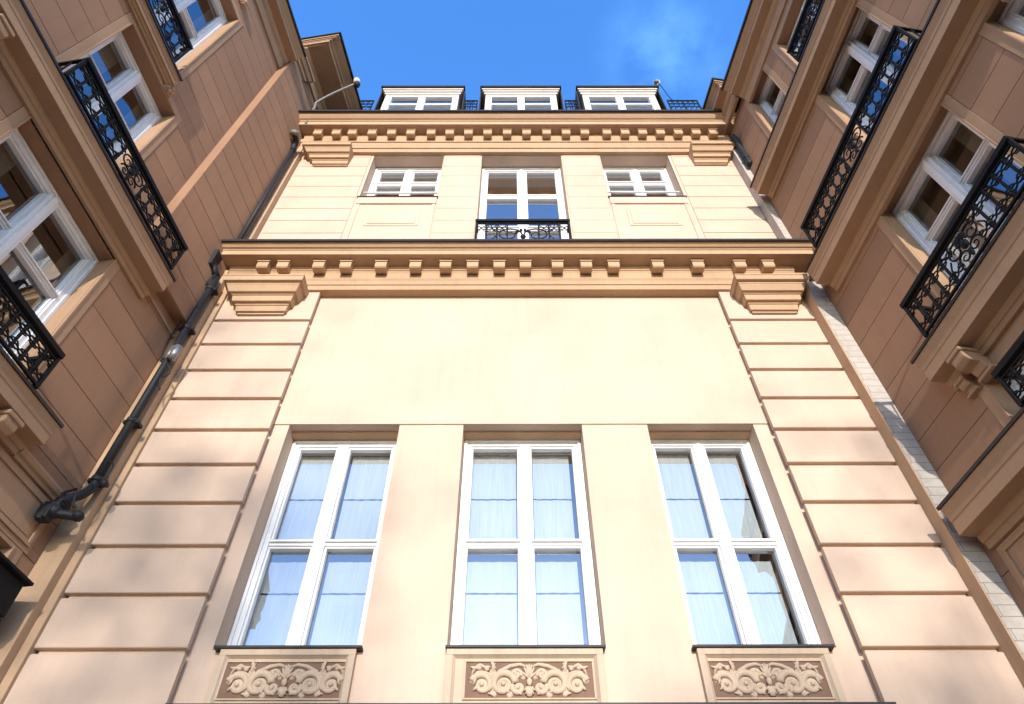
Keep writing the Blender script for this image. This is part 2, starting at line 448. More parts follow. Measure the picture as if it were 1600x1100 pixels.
# ---- windows
for (a, b, z0, z1), mu in zip(LW, (-2.06, .145, 2.27)):
    hm = .07
    cs = [(a+.10, mu-.10), (mu+.10, b-.15)]
    window(CH, m, a+.005, b-.005, z0, z1-.02, -.27, mu, [4.40], .085, .125, .07, 'glass', 'curtain',
           [(z0+.1, 3.885), (3.905, 4.27), (4.37, 5.09), (5.11, z1-.12)], cs)
for (a, b, z0, z1), mu, tr, bot in zip(UW, (-2.09, .20, 2.51), ([12.72], [12.17, 10.95], [12.74]), (0, 0, 0)):
    window(CH, m, a+.005, b-.005, z0, z1-.01, -.16, mu, tr, .10, .15, .08, 'glassd', None)
# safety bars in the small upper windows
mb = MB(m)
for a, b in ((-2.80, -1.38), (1.79, 3.17)):
    pass
mb.tube([(-2.79, .03, 11.93), (-1.39, .03, 11.93)], .022, 8); mb.build('guard_bar', M['white'], CH)
mb = MB(m); mb.tube([(1.80, .03, 11.95), (3.16, .03, 11.95)], .022, 8); mb.build('guard_bar', M['white'], CH)
# upper sills and framed panels below
for a, b in ((-2.80, -1.38), (1.79, 3.17)):
    mb = MB(m); mb.box(a-.03, b+.03, -.2, .155, 11.535, 11.575); mb.build('sill', M['lead'], CH, .004)
    mb = MB(m)
    z0, z1 = 9.2, 11.53
    mb.box(a, b, .10, .117, z0, 11.30); mb.box(a-.01, b+.01, .10, .146, 11.30, z1)
    mb.box(a, a+.06, .117, .135, z0, 11.30); mb.box(b-.06, b, .117, .135, z0, 11.30)
    mb.box(a+.24, b-.24, .117, .128, 10.52, 11.12); mb.box(a+.30, b-.30, .128, .138, 10.58, 11.06)
    mb.build('apron', M['cream'], CH, .006)
railing(CH, m, -.60, .965, 9.46, 10.52, .22, .175)
# lower sills, aprons and carved relief panels
for q0, q1, w0, w1, c, hw in ((-2.65, -1.335, -2.585, -1.385, -1.955, .50), (-.597, .825, -.585, .80, .144, .51), (1.60, 2.86, 1.635, 2.80, 2.20, .46)):
    mb = MB(m); mb.box(q0, q1, -.30, .085, 3.056, 3.08); mb.build('sill', M['lead'], CH, .004)
    zb, zt = 2.50, 3.055
    mb = MB(m)
    mb.box(w0, w1, 0, .030, zb, zt)                                           # ground
    # raised border with sloped inner faces
    def frame(o0, o1, p0, p1, i0, i1, q0, q1, n0, n1):
        V = []
        for s_, z_, n_ in ((o0, p0, n1), (o1, p0, n1), (o1, p1, n1), (o0, p1, n1), (i0, q0, n0), (i1, q0, n0), (i1, q1, n0), (i0, q1, n0)): V.append((s_, n_, z_))
        mb.add(V, [(0, 1, 5, 4), (1, 2, 6, 5), (2, 3, 7, 6), (3, 0, 4, 7)])
    for (x0, x1, y0, y1) in ((w0, w1, zt-.055, zt), (w0, w1, zb, zb+.05), (w0, w0+.06, zb+.05, zt-.055), (w1-.06, w1, zb+.05, zt-.055)):
        mb.box(x0, x1, .030, .066, y0, y1)
    frame(w0+.06, w1-.06, zb+.05, zt-.055, w0+.085, w1-.085, zb+.07, zt-.075, .031, .060)
    r0, r1, y0, y1 = c-hw-.04, c+hw+.04, 2.635, 2.945
    for (x0, x1, q0, q1) in ((r0-.02, r1+.02, y1, y1+.014), (r0-.02, r1+.02, y0-.014, y0), (r0-.02, r0, y0, y1), (r1, r1+.02, y0, y1)):
        mb.box(x0, x1, .030, .046, q0, q1)
    ap = mb.build('apron', M['relief'], CH, .003)
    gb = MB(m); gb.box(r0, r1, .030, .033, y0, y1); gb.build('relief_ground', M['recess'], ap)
    rb = MB(m)
    zc = (y0+y1)/2; H = (y1-y0); N = .036
    def sp(cx, cz, r0_, r1_, a0, a1, w0_, w1_, st=30):
        for s_ in (-1, 1):
            pts = []
            for (px, n_, pz) in spiral(cx*hw, cz*H, r0_*H, r1_*H, a0, a1, N, st): pts.append((c+s_*px, n_, zc+pz))
            rb.tube(pts, [1.35*(w0_+(w1_-w0_)*k/st) for k in range(st+1)], 8, flat=.9)
    def leaf(x, z, l, w_, ang, lift=.010):
        for s_ in (-1, 1):
            a_ = R(ang); pts = []; rd = []
            for k in range(7):
                t = k/6; q = a_+t*.7
                pts.append((c+s_*(x*hw+l*t*math.cos(q)), N+lift*math.sin(t*math.pi), zc+z*H+l*t*math.sin(q))); rd.append(w_*(math.sin(math.pi*(.12+.85*t))+.05))
            rb.tube(pts, rd, 7, flat=.9)
    sp(.44, -.12, .34, .05, 175, -420, .024, .010, 44)       # inner large scroll
    sp(.44, -.12, .40, .34, 175, 10, .010, .008, 20)
    sp(.80, -.14, .31, .04, 20, 500, .022, .009, 40)         # outer scroll
    sp(.80, -.14, .37, .33, 60, 230, .009, .007, 20)
    sp(.19, -.22, .17, .04, 30, -420, .018, .009, 32)        # small heart scroll
    sp(.22, .14, .15, .05, 200, -250, .015, .008, 26)
    for s_ in (-1, 1):
        for bx_, bz_, br_ in ((.44, -.12, .062), (.80, -.14, .058), (.19, -.22, .04), (.22, .14, .035), (.62, .22, .032), (.86, .36, .028), (.60, -.38, .03), (.33, -.40, .03), (.97, -.02, .025), (.10, .10, .03)):
            rb.blob((c+s_*bx_*hw, N-.006, zc+bz_*H), (br_, .016, br_), 10, 6)
    for s_ in (-1, 1):                                        # stems
        rb.tube([(c+s_*hw*.04, N, zc+H*.36), (c+s_*hw*.16, N, zc+H*.43), (c+s_*hw*.32, N, zc+H*.38), (c+s_*hw*.50, N, zc+H*.24), (c+s_*hw*.60, N, zc+H*.02), (c+s_*hw*.66, N, zc-H*.30)], [.012, .017, .019, .018, .015, .008], 8)
        rb.tube([(c+s_*hw*.98, N, zc+H*.10), (c+s_*hw*.94, N, zc+H*.32), (c+s_*hw*.84, N, zc+H*.42), (c+s_*hw*.74, N, zc+H*.34), (c+s_*hw*.72, N, zc+H*.2)], [.008, .013, .016, .014, .008], 8)
        rb.blob((c+s_*hw*.44, N+.012, zc-H*.12), (.022, .018, .022)); rb.blob((c+s_*hw*.80, N+.012, zc-H*.14), (.020, .018, .020))
        rb.blob((c+s_*hw*.19, N+.01, zc-H*.22), (.016, .014, .016)); rb.blob((c+s_*hw*.72, N+.01, zc+H*.30), (.024, .016, .024))
    for (x, z, l, w_, an) in ((.56, .30, .10, .016, 30), (.60, .20, .09, .015, 60), (.66, .38, .07, .013, -40), (.86, .34, .08, .014, -30), (.93, .1, .08, .012, 240), (.62, -.1, .07, .012, 260), (.32, -.36, .08, .014, 10), (.12, -.40, .07, .013, 0), (.30, .26, .08, .013, 200), (.94, -.3, .06, .013, 120), (.70, -.38, .07, .012, 170), (.98, .36, .05, .012, 200)):
        leaf(x, z, l, w_, an)
    for q in (-64, -40, -18, 0, 18, 40, 64):                  # shell in the middle, up and down
        for (cz, sg, ln) in ((.02, 1, .40), (-.18, -1, .30)):
            a_ = R(90+q) if sg > 0 else R(-90+q)
            p0 = (c, N, zc+cz*H); p1 = (c+math.cos(a_)*ln*H*.55, N+.012, zc+cz*H+math.sin(a_)*ln*H)
            mid = ((p0[0]+p1[0])/2, N+.014, (p0[2]+p1[2])/2)
            rb.tube([p0, mid, p1], [.008, .012, .009], 7)
    rb.blob((c, N+.016, zc-H*.08), (.026, .02, .036))
    rb.build('relief', M['relief'], ap)
# lower ledge at the foot of the picture
mb = MB(m); mb.extrude([(0, 2.20), (.05, 2.20), (.07, 2.28), (.18, 2.30), (.18, 2.38), (.22, 2.41), (.25, 2.46), (0, 2.47)], -2.78, 3.07)
lg = mb.build('ledge', M['trim'], CH, .004)
lb = MB(m); lb.extrude([(0, 2.472), (.262, 2.464), (.262, 2.45), (.275, 2.45), (.275, 2.495), (0, 2.51)], -2.80, 3.09); lb.build('lead_flashing', M['lead'], lg)

# ---- roof, dormers, roof railing
mb = MB(m); mb.extrude([(-.15, 14.38), (-1.4, 18.0), (-4.5, 18.6), (-4.5, 14.38)], -4.7, 4.7); mb.build('roof', M['slate'], CH)
for x0, x1, k in ((-3.27, -1.17, 0), (-.79, 1.24, 1), (1.61, 3.69, 2)):
    zt = 17.65
    mb = MB(m); w_ = .16
    n1 = -.02
    wall_boxes(mb, x0+.14, x1-.14, 14.5, zt-.29, [(x0+.22, x1-.22, 15.0, zt-.33)], -.9, n1)
    mb.box(x0+.10, x1-.10, -.9, n1+.02, zt-.29, zt-.20); mb.box(x0+.07, x1-.07, -.9, n1+.05, zt-.20, zt-.13); mb.box(x0+.04, x1-.04, -.9, n1+.08, zt-.13, zt-.062)
    d = mb.build('dormer', M['dormer'], CH, .006)
    rb = MB(m); rb.box(x0, x1, -1.5, n1+.13, zt-.06, zt)
    rb.box(x0-.0, x0+.028, -1.5, n1+.02, 14.5, zt-.072); rb.box(x1-.028, x1, -1.5, n1+.02, 14.5, zt-.072)
    rb.build('dormer_roof', M['lead'], d, .005)
    # window straight under the house's dormer
    mm_ = (x0+x1)/2
    mw_ = MB(m)
    a, b, z0, z1 = x0+.225, x1-.225, 15.0, zt-.335
    for bx in ((a, b, z1-.06, z1), (a, b, z0, z0+.06), (a, a+.07, z0+.06, z1-.06), (b-.07, b, z0+.06, z1-.06), (mm_-.085, mm_+.085, z0+.06, z1-.06), (a+.07, mm_-.085, 16.72, 16.78), (mm_+.085, b-.07, 16.72, 16.78)):
        mw_.box(bx[0], bx[1], n1-.10, n1-.012, bx[2], bx[3])
    mw_.build('dormer_window', M['white'], d, .005)
    pb = MB(m); pb.add([(a+.05, n1-.07, z0), (b-.05, n1-.07, z0), (b-.05, n1-.07, z1), (a+.05, n1-.07, z1)], [(3, 2, 1, 0)]); pb.build('pane', M['glassd'], d)
for x0, x1 in ((-4.04, -3.29), (-1.15, -.81), (1.26, 1.59), (3.71, 4.44)):
    mb = MB(m)
    mb.box(x0, x1, .085, .115, 16.57, 16.60); mb.box(x0, x1, .09, .11, 16.36, 16.38); mb.box(x0, x1, .09, .11, 15.60, 15.62)
    for x in (x0+.014, (x0+x1)/2, x1-.014): mb.box(x-.014, x+.014, .088, .112, 14.36, 16.57)
    rr = mb.build('roof_railing', M['iron'], CH)
    sb = MB(m); k_ = max(2, round((x1-x0)/.13)); d_ = (x1-x0)/k_
    for k in range(k_):
        x = x0+d_*(k+.5)
        sb.tube([(x-d_/2, .10, 15.61), (x-d_/2, .10, 16.37)], .010, 4)
        sb.tube([(x+d_*.4*math.cos(q), .10, 16.475+.085*math.sin(q)) for q in [2*math.pi*j/10 for j in range(10)]], .011, 4, True)
        sb.tube([(x+d_*.4*math.cos(q), .10, 15.85+.13*math.sin(q)) for q in [2*math.pi*j/10 for j in range(10)]], .010, 4, True)
        sb.tube(spiral(x, 16.18, .065, .012, 0, 420, .10, 12), .011, 4)
    sb.build('scrollwork', M['iron'], rr)
# dark rooms behind the windows
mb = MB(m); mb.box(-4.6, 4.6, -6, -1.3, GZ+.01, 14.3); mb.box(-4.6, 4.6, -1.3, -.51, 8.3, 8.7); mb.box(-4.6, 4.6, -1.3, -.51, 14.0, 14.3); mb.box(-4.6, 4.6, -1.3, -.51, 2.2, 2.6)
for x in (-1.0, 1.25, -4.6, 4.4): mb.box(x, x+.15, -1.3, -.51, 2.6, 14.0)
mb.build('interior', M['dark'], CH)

# ================================================================== SIDE WINGS
ANG = R(8.3)
def ledge(parent, mode, s0, s1, zt, zb, p, bed=.10):
    mb = MB(mode); h = zt-zb
    prof = [(-.02, zb-bed), (.045, zb-bed), (.055, zb-bed*.55), (.075, zb-bed*.5), (.095, zb-bed*.15), (.10, zb-.002), (p-.045, zb-.004), (p-.045, zb+h*.42), (p-.035, zb+h*.45), (p-.03, zb+h*.60), (p-.015, zb+h*.72), (p, zb+h*.85), (p, zt-.025), (-.02, zt-.01)]
    mb.extrude(prof, s0, s1)
    o = mb.build('ledge', M['wingtrim'], parent, .004)
    lb = MB(mode); lb.extrude([(0., zt-.008), (p+.002, zt-.023), (p+.002, zt-.035), (p+.018, zt-.035), (p+.018, zt), (0., zt+.014)], s0-.015, s1)
    lb.build('lead_flashing', M['lead'], o)
    return o

def bracket(parent, mode, s, z1, w=.17, p=.26, h=.24):
    mb = MB(mode)
    mb.extrude([(-.02, z1-.02), (-.02, z1-h*.95), (p*.30, z1-h*.95), (p*.45, z1-h*.70), (p*.8, z1-h*.66), (p*.97, z1-h*.50), (p, z1-h*.40), (p, z1-.02)], s-w/2, s+w/2)
    mb.box(s-w/2-.02, s+w/2+.02, -.02, p+.025, z1-.05, z1)
    mb.box(s-w/2-.03, s+w/2+.03, -.02, .07, z1-h*1.12, z1-h*.952)
    return mb.build('bracket', M['wingtrim'], parent, .012)

def wing(side, root, holes, extra, zbreak, step_n, step_s, ztop, phase, far_top, end=6.2):
    mode = 'id' if side < 0 else 'mirror'
    H = [h[:4] for h in holes]
    mb = MB(mode)
    wall_boxes(mb, -1.2, end, GZ, ztop, H, -.32, -.014)
    mb.build('wall', M['wing'], root)
    mb = MB(mode); brd = .13
    big = [(a-brd, b+brd, c-.02, d+brd) for a, b, c, d in H]
    zs = []; z = phase-.425*12
    while z < ztop-.5:
        if z > GZ: zs.append(z)
        z += .425
    zs = [GZ]+zs+[ztop-.45]
    coursed(mb, -.02, end, zs, .009, big, -.014, 0.)
    mb.build('ashlar', M['wingblock'], root, .002)
    mb = MB(mode)
    for a, b, c, d in H:                                                      # plain surround of each opening
        mb.box(a-brd+.006, a, -.013, .006, c, d+brd-.006); mb.box(b, b+brd-.006, -.013, .006, c, d+brd-.006); mb.box(a, b, -.013, .006, d, d+brd-.006)
        mb.box(a-.02, a, .006, .014, c, d+.02); mb.box(b, b+.02, .006, .014, c, d+.02)
    for a, b, c, d in H:
        mb.box(a, a+.004, -.215, -.013, c, d); mb.box(b-.004, b, -.215, -.013, c, d)  # thin lighter linings added inside the jambs to mimic sun on them
    mb.build('window_surround', M['wingtrim'], root)
    # the far part stands a little forward, with its own cornice
    mb = MB(mode)
    zz = [zbreak]
    while zz[-1] < far_top-.6: zz.append(zz[-1]+.425)
    fh = [h for h in H if h[0] < step_s]
    if side > 0: return mode
    wall_boxes(mb, -1.6, step_s, zbreak, far_top-.3, [], -.01, step_n-.012)
    coursed(mb, -1.6, step_s, zz+[far_top-.3], .012, [], step_n-.012, step_n)
    mb.build('far_bay', M['wingblock'], root, .002)
    return mode

# ---- left wing
LWG = thing('house', 'stucco house tinted pinkish brown for shade, forming the left wall with black iron balconies', 'house', (-4.53, 5.7, GZ), -ANG)
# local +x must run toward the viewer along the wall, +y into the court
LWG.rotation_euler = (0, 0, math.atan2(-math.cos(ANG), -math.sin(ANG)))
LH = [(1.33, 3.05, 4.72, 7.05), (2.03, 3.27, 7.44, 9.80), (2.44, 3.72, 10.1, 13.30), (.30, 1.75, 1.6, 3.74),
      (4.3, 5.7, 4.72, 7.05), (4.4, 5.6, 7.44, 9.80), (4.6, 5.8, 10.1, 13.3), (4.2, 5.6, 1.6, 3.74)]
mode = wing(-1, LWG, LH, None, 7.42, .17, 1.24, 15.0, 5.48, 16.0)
for (a, b, z0, z1), mu, tr in zip(LH, (2.20, 2.66, 3.08, 1.0, 5.0, 5.0, 5.2, 4.9), ([6.18], [8.88], [11.9], [2.7], [6.18], [8.88], [11.9], [2.7])):
    wd = b-a
    window(LWG, mode, a+.004, b-.004, z0+.02, z1-.01, -.21, mu, tr, .095, .15, .045, 'glassw', 'drape', None, [(a+.03, a+.26), (b-.42, b-.03)], mull_out=.03)
ledge(LWG, mode, .88, 6.18, 4.70, 4.45, .32); ledge(LWG, mode, .74, 6.18, 7.42, 7.17, .32, .12); ledge(LWG, mode, 2.42, 6.18, 10.08, 9.92, .17, .05)
bracket(LWG, mode, 1.27, 4.43); bracket(LWG, mode, 3.4, 4.43); bracket(LWG, mode, 3.9, 7.12)
railing(LWG, mode, 1.36, 3.15, 4.70, 5.19, .34, .15); railing(LWG, mode, .90, 3.32, 7.42, 7.95, .34, .16); railing(LWG, mode, 2.66, 3.9, 10.10, 10.78, .16, .16)
railing(LWG, mode, 4.2, 5.8, 4.70, 5.19, .34, .16); railing(LWG, mode, 4.2, 5.9, 7.42, 7.95, .34, .16)
# string course, framed panel below
mb = MB(mode); mb.extrude([(-.02, 4.34), (.03, 4.34), (.04, 4.37), (.07, 4.385), (.085, 4.42), (.085, 4.45), (-.02, 4.46)], -.02, .875); mb.build('string_course', M['wingtrim'], LWG, .004); mb = MB(mode); mb.extrude([(-.02, 7.22), (.025, 7.22), (.03, 7.26), (-.02, 7.27)], -.02, .735)
mb.build('string_course', M['wingtrim'], LWG, .004)
mb = MB(mode)
mb.box(.12, 1.12, -.01, .014, 3.78, 4.32)
for bx in ((.17, 1.07, 4.235, 4.27), (.17, 1.07, 3.83, 3.865), (.17, .205, 3.865, 4.235), (1.035, 1.07, 3.865, 4.235)): mb.box(bx[0], bx[1], .014, .036, bx[2], bx[3])
mb.box(.25, .99, .014, .022, 3.90, 4.20)
mb.build('apron', M['wingtrim'], LWG, .006)
# carved rosettes at the ends of the small ledge
for sx, zx in ((2.36, 9.93), (2.62, 13.75)):
    mb = MB(mode)
    for k in range(8):
        q = k*math.pi/4; mb.blob((sx+.055*math.cos(q), .04, zx+.075*math.sin(q)), (.036, .045, .04), 7, 5)
    mb.blob((sx, .07, zx), (.04, .035, .05), 8, 6); mb.box(sx-.085, sx+.085, -.015, .03, zx-.12, zx+.11)
    mb.build('rosette', M['wingtrim'], LWG, .004)
# eaves
def eaves(root, mode, s0, s1, zt, p, far, sf0, sf1, zf, pf, nf):
    def prof(n0, pr, z): return [(n0-.02, z-.62), (n0+.04, z-.62), (n0+.06, z-.52), (n0+.06, z-.40), (n0+.12, z-.36), (n0+.14, z-.28), (n0+pr*.72, z-.27), (n0+pr*.72, z-.17), (n0+pr*.76, z-.16), (n0+pr*.80, z-.13), (n0+pr*.90, z-.09), (n0+pr*.98, z-.05), (n0+pr*.98, z-.03), (n0-.02, z-.01)]
    mb = MB(mode); mb.extrude(prof(0, p, zt), s0, s1); c = mb.build('cornice', M['wingtrim'], root, .004)
    lb = MB(mode); lb.extrude([(-.3, zt-.008), (p, zt-.026), (p, zt-.045), (p+.03, zt-.045), (p+.03, zt+.01), (-.3, zt+.02)], s0-.01, s1); lb.build('lead_flashing', M['lead'], c)
    pr = pf-nf
    mb = MB(mode); mb.extrude(prof(nf, pr, zf), sf0, sf1-.0)
    # return facing the viewer
    for (e0, e1, z0, z1) in ((pr*.98, .10, zf-.085, zf-.03), (pr*.92, .075, zf-.125, zf-.087), (pr*.80, .055, zf-.165, zf-.127), (pr*.74, .045, zf-.26, zf-.167)):
        mb.box(sf1, sf1+e1, nf-.6, nf+e0, z0, z1)
    c = mb.build('cornice', M['wingtrim'], root, .004)
    lb = MB(mode); lb.extrude([(nf-.7, zf-.008), (pf, zf-.026), (pf, zf-.045), (pf+.03, zf-.045), (pf+.03, zf+.012), (nf-.7, zf+.02)], sf0, sf1+.13); lb.build('lead_flashing', M['lead'], c)
    rb = MB(mode); rb.extrude([(p*.5, zt+.03), (-1.5, zt+.9), (-5, zt+.9), (-5, zt-.3), (p*.5, zt-.0)], s0+.6, s1); rb.build('roof', M['slate'], root)
eaves(LWG, mode, 1.25, 6.4, 15.0, .42, None, -1.6, 1.24, 16.0, 1.0, .17)
capital(LWG, mode, .62, 1.34, .78, 1.26, .13, .22, .03, 15.36, 14.95, M['wingtrim'])
mb = MB(mode); mb.box(-1.2, 6.18, -6, -1.4, GZ+.01, 15.6); 
for zf in (3.9, 7.15, 9.95, 14.6): mb.box(-1.2, 6.18, -1.4, -.33, zf, zf+.15)
for sx in (-.4, 4.0, 6.0): mb.box(sx, sx+.12, -1.4, -.33, GZ+.01, 14.9)
mb.build('interior', M['room'], LWG)

# ---- right wing (mirrored)
RWG = thing('house', 'stucco house tinted brown for shade, forming the right wall with three tiers of black iron balconies', 'house', (4.53, 5.7, GZ))
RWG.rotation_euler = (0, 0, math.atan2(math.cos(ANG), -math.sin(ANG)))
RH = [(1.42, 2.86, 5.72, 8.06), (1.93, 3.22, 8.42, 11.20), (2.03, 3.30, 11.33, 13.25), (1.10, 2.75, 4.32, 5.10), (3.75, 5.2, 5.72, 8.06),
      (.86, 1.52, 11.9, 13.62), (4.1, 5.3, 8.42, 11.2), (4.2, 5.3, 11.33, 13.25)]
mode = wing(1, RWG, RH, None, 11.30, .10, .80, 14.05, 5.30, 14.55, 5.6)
for (a, b, z0, z1), mu, tr in zip(RH, (2.18, 2.66, 2.7, 1.9, 4.5, None, 4.7, 4.75), ([7.22], [10.40], [12.4], [], [7.22], [12.8], [10.4], [12.4])):
    window(RWG, mode, a+.004, b-.004, z0+.02, z1-.01, -.21, mu, tr, .095 if b-a > 1 else .06, .15, .045, 'glassw', 'drape', None, [(a+.03, a+.30), (b-.35, b-.03)] if b-a > 1 else [(a+.05, a+.2)], mull_out=.03)
ledge(RWG, mode, .10, 5.58, 4.30, 3.97, .32, .14); ledge(RWG, mode, .82, 5.58, 5.70, 5.38, .32, .12)
ledge(RWG, mode, .22, 5.58, 8.40, 8.08, .34, .14); ledge(RWG, mode, .12, 5.58, 11.30, 11.02, .32, .10)
bracket(RWG, mode, 1.22, 5.36, .17, .26, .26); bracket(RWG, mode, .98, 5.26, .12, .11, .18); bracket(RWG, mode, 3.2, 5.36); bracket(RWG, mode, 4.1, 8.02)
railing(RWG, mode, 1.16, 3.10, 5.70, 6.28, .34, .16); railing(RWG, mode, .62, 3.38, 8.40, 8.98, .36, .165); railing(RWG, mode, 2.27, 3.6, 11.32, 11.84, .33, .15)
railing(RWG, mode, 1.50, 2.9, 4.30, 4.74, .34, .15); railing(RWG, mode, 3.5, 5.4, 5.70, 6.28, .34, .16); railing(RWG, mode, 3.9, 5.5, 8.40, 8.98, .36, .165)
mb = MB(mode)
mb.box(.14, 1.3, -.01, .014, 2.9, 3.82)
for bx in ((.20, 1.24, 3.73, 3.765), (.20, 1.24, 2.96, 2.995), (.20, .235, 2.995, 3.73), (1.205, 1.24, 2.995, 3.73)): mb.box(bx[0], bx[1], .014, .036, bx[2], bx[3])
mb.box(.30, 1.14, .014, .024, 3.06, 3.66)
mb.build('apron', M['wingtrim'], RWG, .006)
eaves(RWG, mode, .86, 5.8, 14.1, .42, None, -1.6, .80, 14.55, .52, .10)
mb = MB(mode); mb.box(-1.2, 5.58, -6, -1.4, GZ+.01, 14.6)
for zf in (5.2, 8.2, 11.23, 13.8): mb.box(-1.2, 5.58, -1.4, -.33, zf, zf+.12)
for sx in (-.4, 3.45, 5.4): mb.box(sx, sx+.12, -1.4, -.33, GZ+.01, 13.8)
mb.build('interior', M['room'], RWG)

# ================================================================== pipes, lamps, cable (own things, plain world coordinates)
def wtube(name, pts, r, mat, parent=None, k=10, base=None):
    mb = MB('world'); mb.tube(pts, r, k); return mb.build(name, mat, parent)
def smooth_path(pts, sub=6):
    P = [Vector(p) for p in pts]; out = []
    for i in range(len(P)-1):
        p0 = P[max(i-1, 0)]; p1 = P[i]; p2 = P[i+1]; p3 = P[min(i+2, len(P)-1)]
        for j in range(sub):
            t = j/sub
            out.append(.5*((2*p1)+(p2-p0)*t+(2*p0-5*p1+4*p2-p3)*t*t+(3*p1-p0-3*p2+p3)*t*t*t))
    out.append(P[-1]); return out

dp = thing('downpipe', 'long thick dark drainpipe with cable and steel joint beside the left corner pier', 'drainpipe', (-4.32, 5.6, 3.9))
dp_off = Vector((-4.32, 5.6, 3.9))
def L3(p): return tuple(Vector(p)-dp_off)
wtube('pipe', [L3(p) for p in ((-4.32, 5.6, 4.72), (-4.32, 5.6, 8.52))], .047, M['pipe'], dp, 14)
wtube('elbow', [L3(p) for p in smooth_path([(-4.32, 5.6, 4.76), (-4.32, 5.6, 4.60), (-4.35, 5.55, 4.46), (-4.42, 5.47, 4.34), (-4.40, 5.42, 4.22)])], .046, M['pipe'], dp, 12)
for z in (4.70, 5.55, 7.28, 8.2): mb = MB('world'); mb.tube([L3((-4.32, 5.6, z-.03)), L3((-4.32, 5.6, z+.03))], .058, 12); mb.box(*sum(([a-.09, a+.09] if i == 0 else [a-.012, a+.10] if i == 1 else [a-.02, a+.02] for i, a in enumerate(L3((-4.32, 5.6, z)))), [])); mb.build('clamp', M['pipe'], dp)
mb = MB('world'); mb.tube([L3((-4.32, 5.6, 6.62)), L3((-4.32, 5.6, 6.86))], .060, 12); mb.tube([L3((-4.25, 5.55, 6.58)), L3((-4.22, 5.53, 6.80))], .055, 10); mb.build('joint', M['steel'], dp)
mb = MB('world'); mb.blob(L3((-4.42, 5.42, 4.16)), (.085, .08, .075), 10, 7); mb.tube([L3((-4.40, 5.42, 4.14)), L3((-4.22, 5.48, 4.15))], .045, 10); mb.blob(L3((-4.20, 5.48, 4.15)), (.06, .06, .055), 10, 7); mb.box(*sum(([a-.10, a+.05] if i == 0 else [a-.05, a+.09] if i == 1 else [a-.03, a+.05] for i, a in enumerate(L3((-4.42, 5.42, 4.20)))), []))
mb.tube([L3((-4.43, 5.46, 4.30)), L3((-4.37, 5.44, 4.24))], .075, 12); mb.tube([L3((-4.50, 5.40, 4.22)), L3((-4.46, 5.36, 4.02))], .035, 8)
mb.box(*sum(([a-.13, a-.02] if i == 0 else [a-.09, a+.03] if i == 1 else [a-.16, a-.02] for i, a in enumerate(L3((-4.38, 5.42, 4.20)))), []))
mb.tube(smooth_path([L3((-4.30, 5.52, 4.62)), L3((-4.25, 5.46, 4.50)), L3((-4.30, 5.42, 4.36)), L3((-4.26, 5.44, 4.22))]), .014, 6); mb.tube(smooth_path([L3((-4.40, 5.52, 4.52)), L3((-4.46, 5.46, 4.42)), L3((-4.40, 5.40, 4.30))]), .016, 6)
mb.build('outlet_bracket', M['pipe'], dp, .01)
wtube('cable', [L3(p) for p in smooth_path([(-4.36, 5.56, 6.55), (-4.43, 5.56, 6.9), (-4.44, 5.58, 7.5), (-4.42, 5.57, 8.0), (-4.36, 5.53, 8.35), (-4.30, 5.52, 8.45)])], .011, M['pipe'], dp, 6)
wtube('cable', [L3(p) for p in smooth_path([(-4.26, 5.56, 6.5), (-4.20, 5.60, 6.38), (-4.26, 5.58, 6.25), (-4.22, 5.62, 6.1)])], .010, M['pipe'], dp, 6)
wtube('cable', [L3(p) for p in smooth_path([(-4.27, 5.56, 4.92), (-4.20, 5.55, 4.86), (-4.20, 5.55, 4.74), (-4.19, 5.56, 4.66)])], .010, M['pipe'], dp, 6)
mb = MB('world'); mb.blob(L3((-4.19, 5.56, 4.62)), (.042, .042, .048), 10, 7); mb.build('sensor', M['pipe'], dp)
mb = MB('world'); mb.frustum((-.15, -.04, -.22, -.10), 4.66, (-.18, -.02, -.25, -.07), 4.98); mb.tube([L3((-4.32, 5.6, 8.5)), L3((-4.42, 5.46, 8.68))], .055, 10); mb.build('hopper', M['pipe'], dp)

up = thing('downpipe', 'thin dark drainpipe in the upper left corner between the two cornices', 'drainpipe', (-4.33, 5.62, 9.35))
mb = MB('world'); mb.tube([(0, 0, 0), (0, 0, 3.75)], .04, 10); mb.build('pipe', M['pipe'], up)
wtube('elbow', smooth_path([(0, 0, 3.72), (.0, -.02, 3.85), (.03, -.10, 3.95), (.02, -.22, 3.98)]), .058, M['pipe'], up, 10)
mb = MB('world'); mb.tube([(.02, -.20, 3.96), (.03, -.27, 4.02)], .085, 12); mb.build('collar', M['grey'], up)
rp = thing('downpipe', 'short black drainpipe stub under the top cornice at the right corner', 'drainpipe', (4.52, 5.60, 12.35))
mb = MB('world'); mb.tube(smooth_path([(0, 0, 0), (0, 0, .7), (-.02, -.05, .95), (-.10, -.10, 1.1)]), .06, 10); mb.build('pipe', M['pipe'], rp)
mb = MB('world'); mb.tube([(0, 0, .25), (0, 0, .33)], .075, 10); mb.build('collar', M['pipe'], rp)

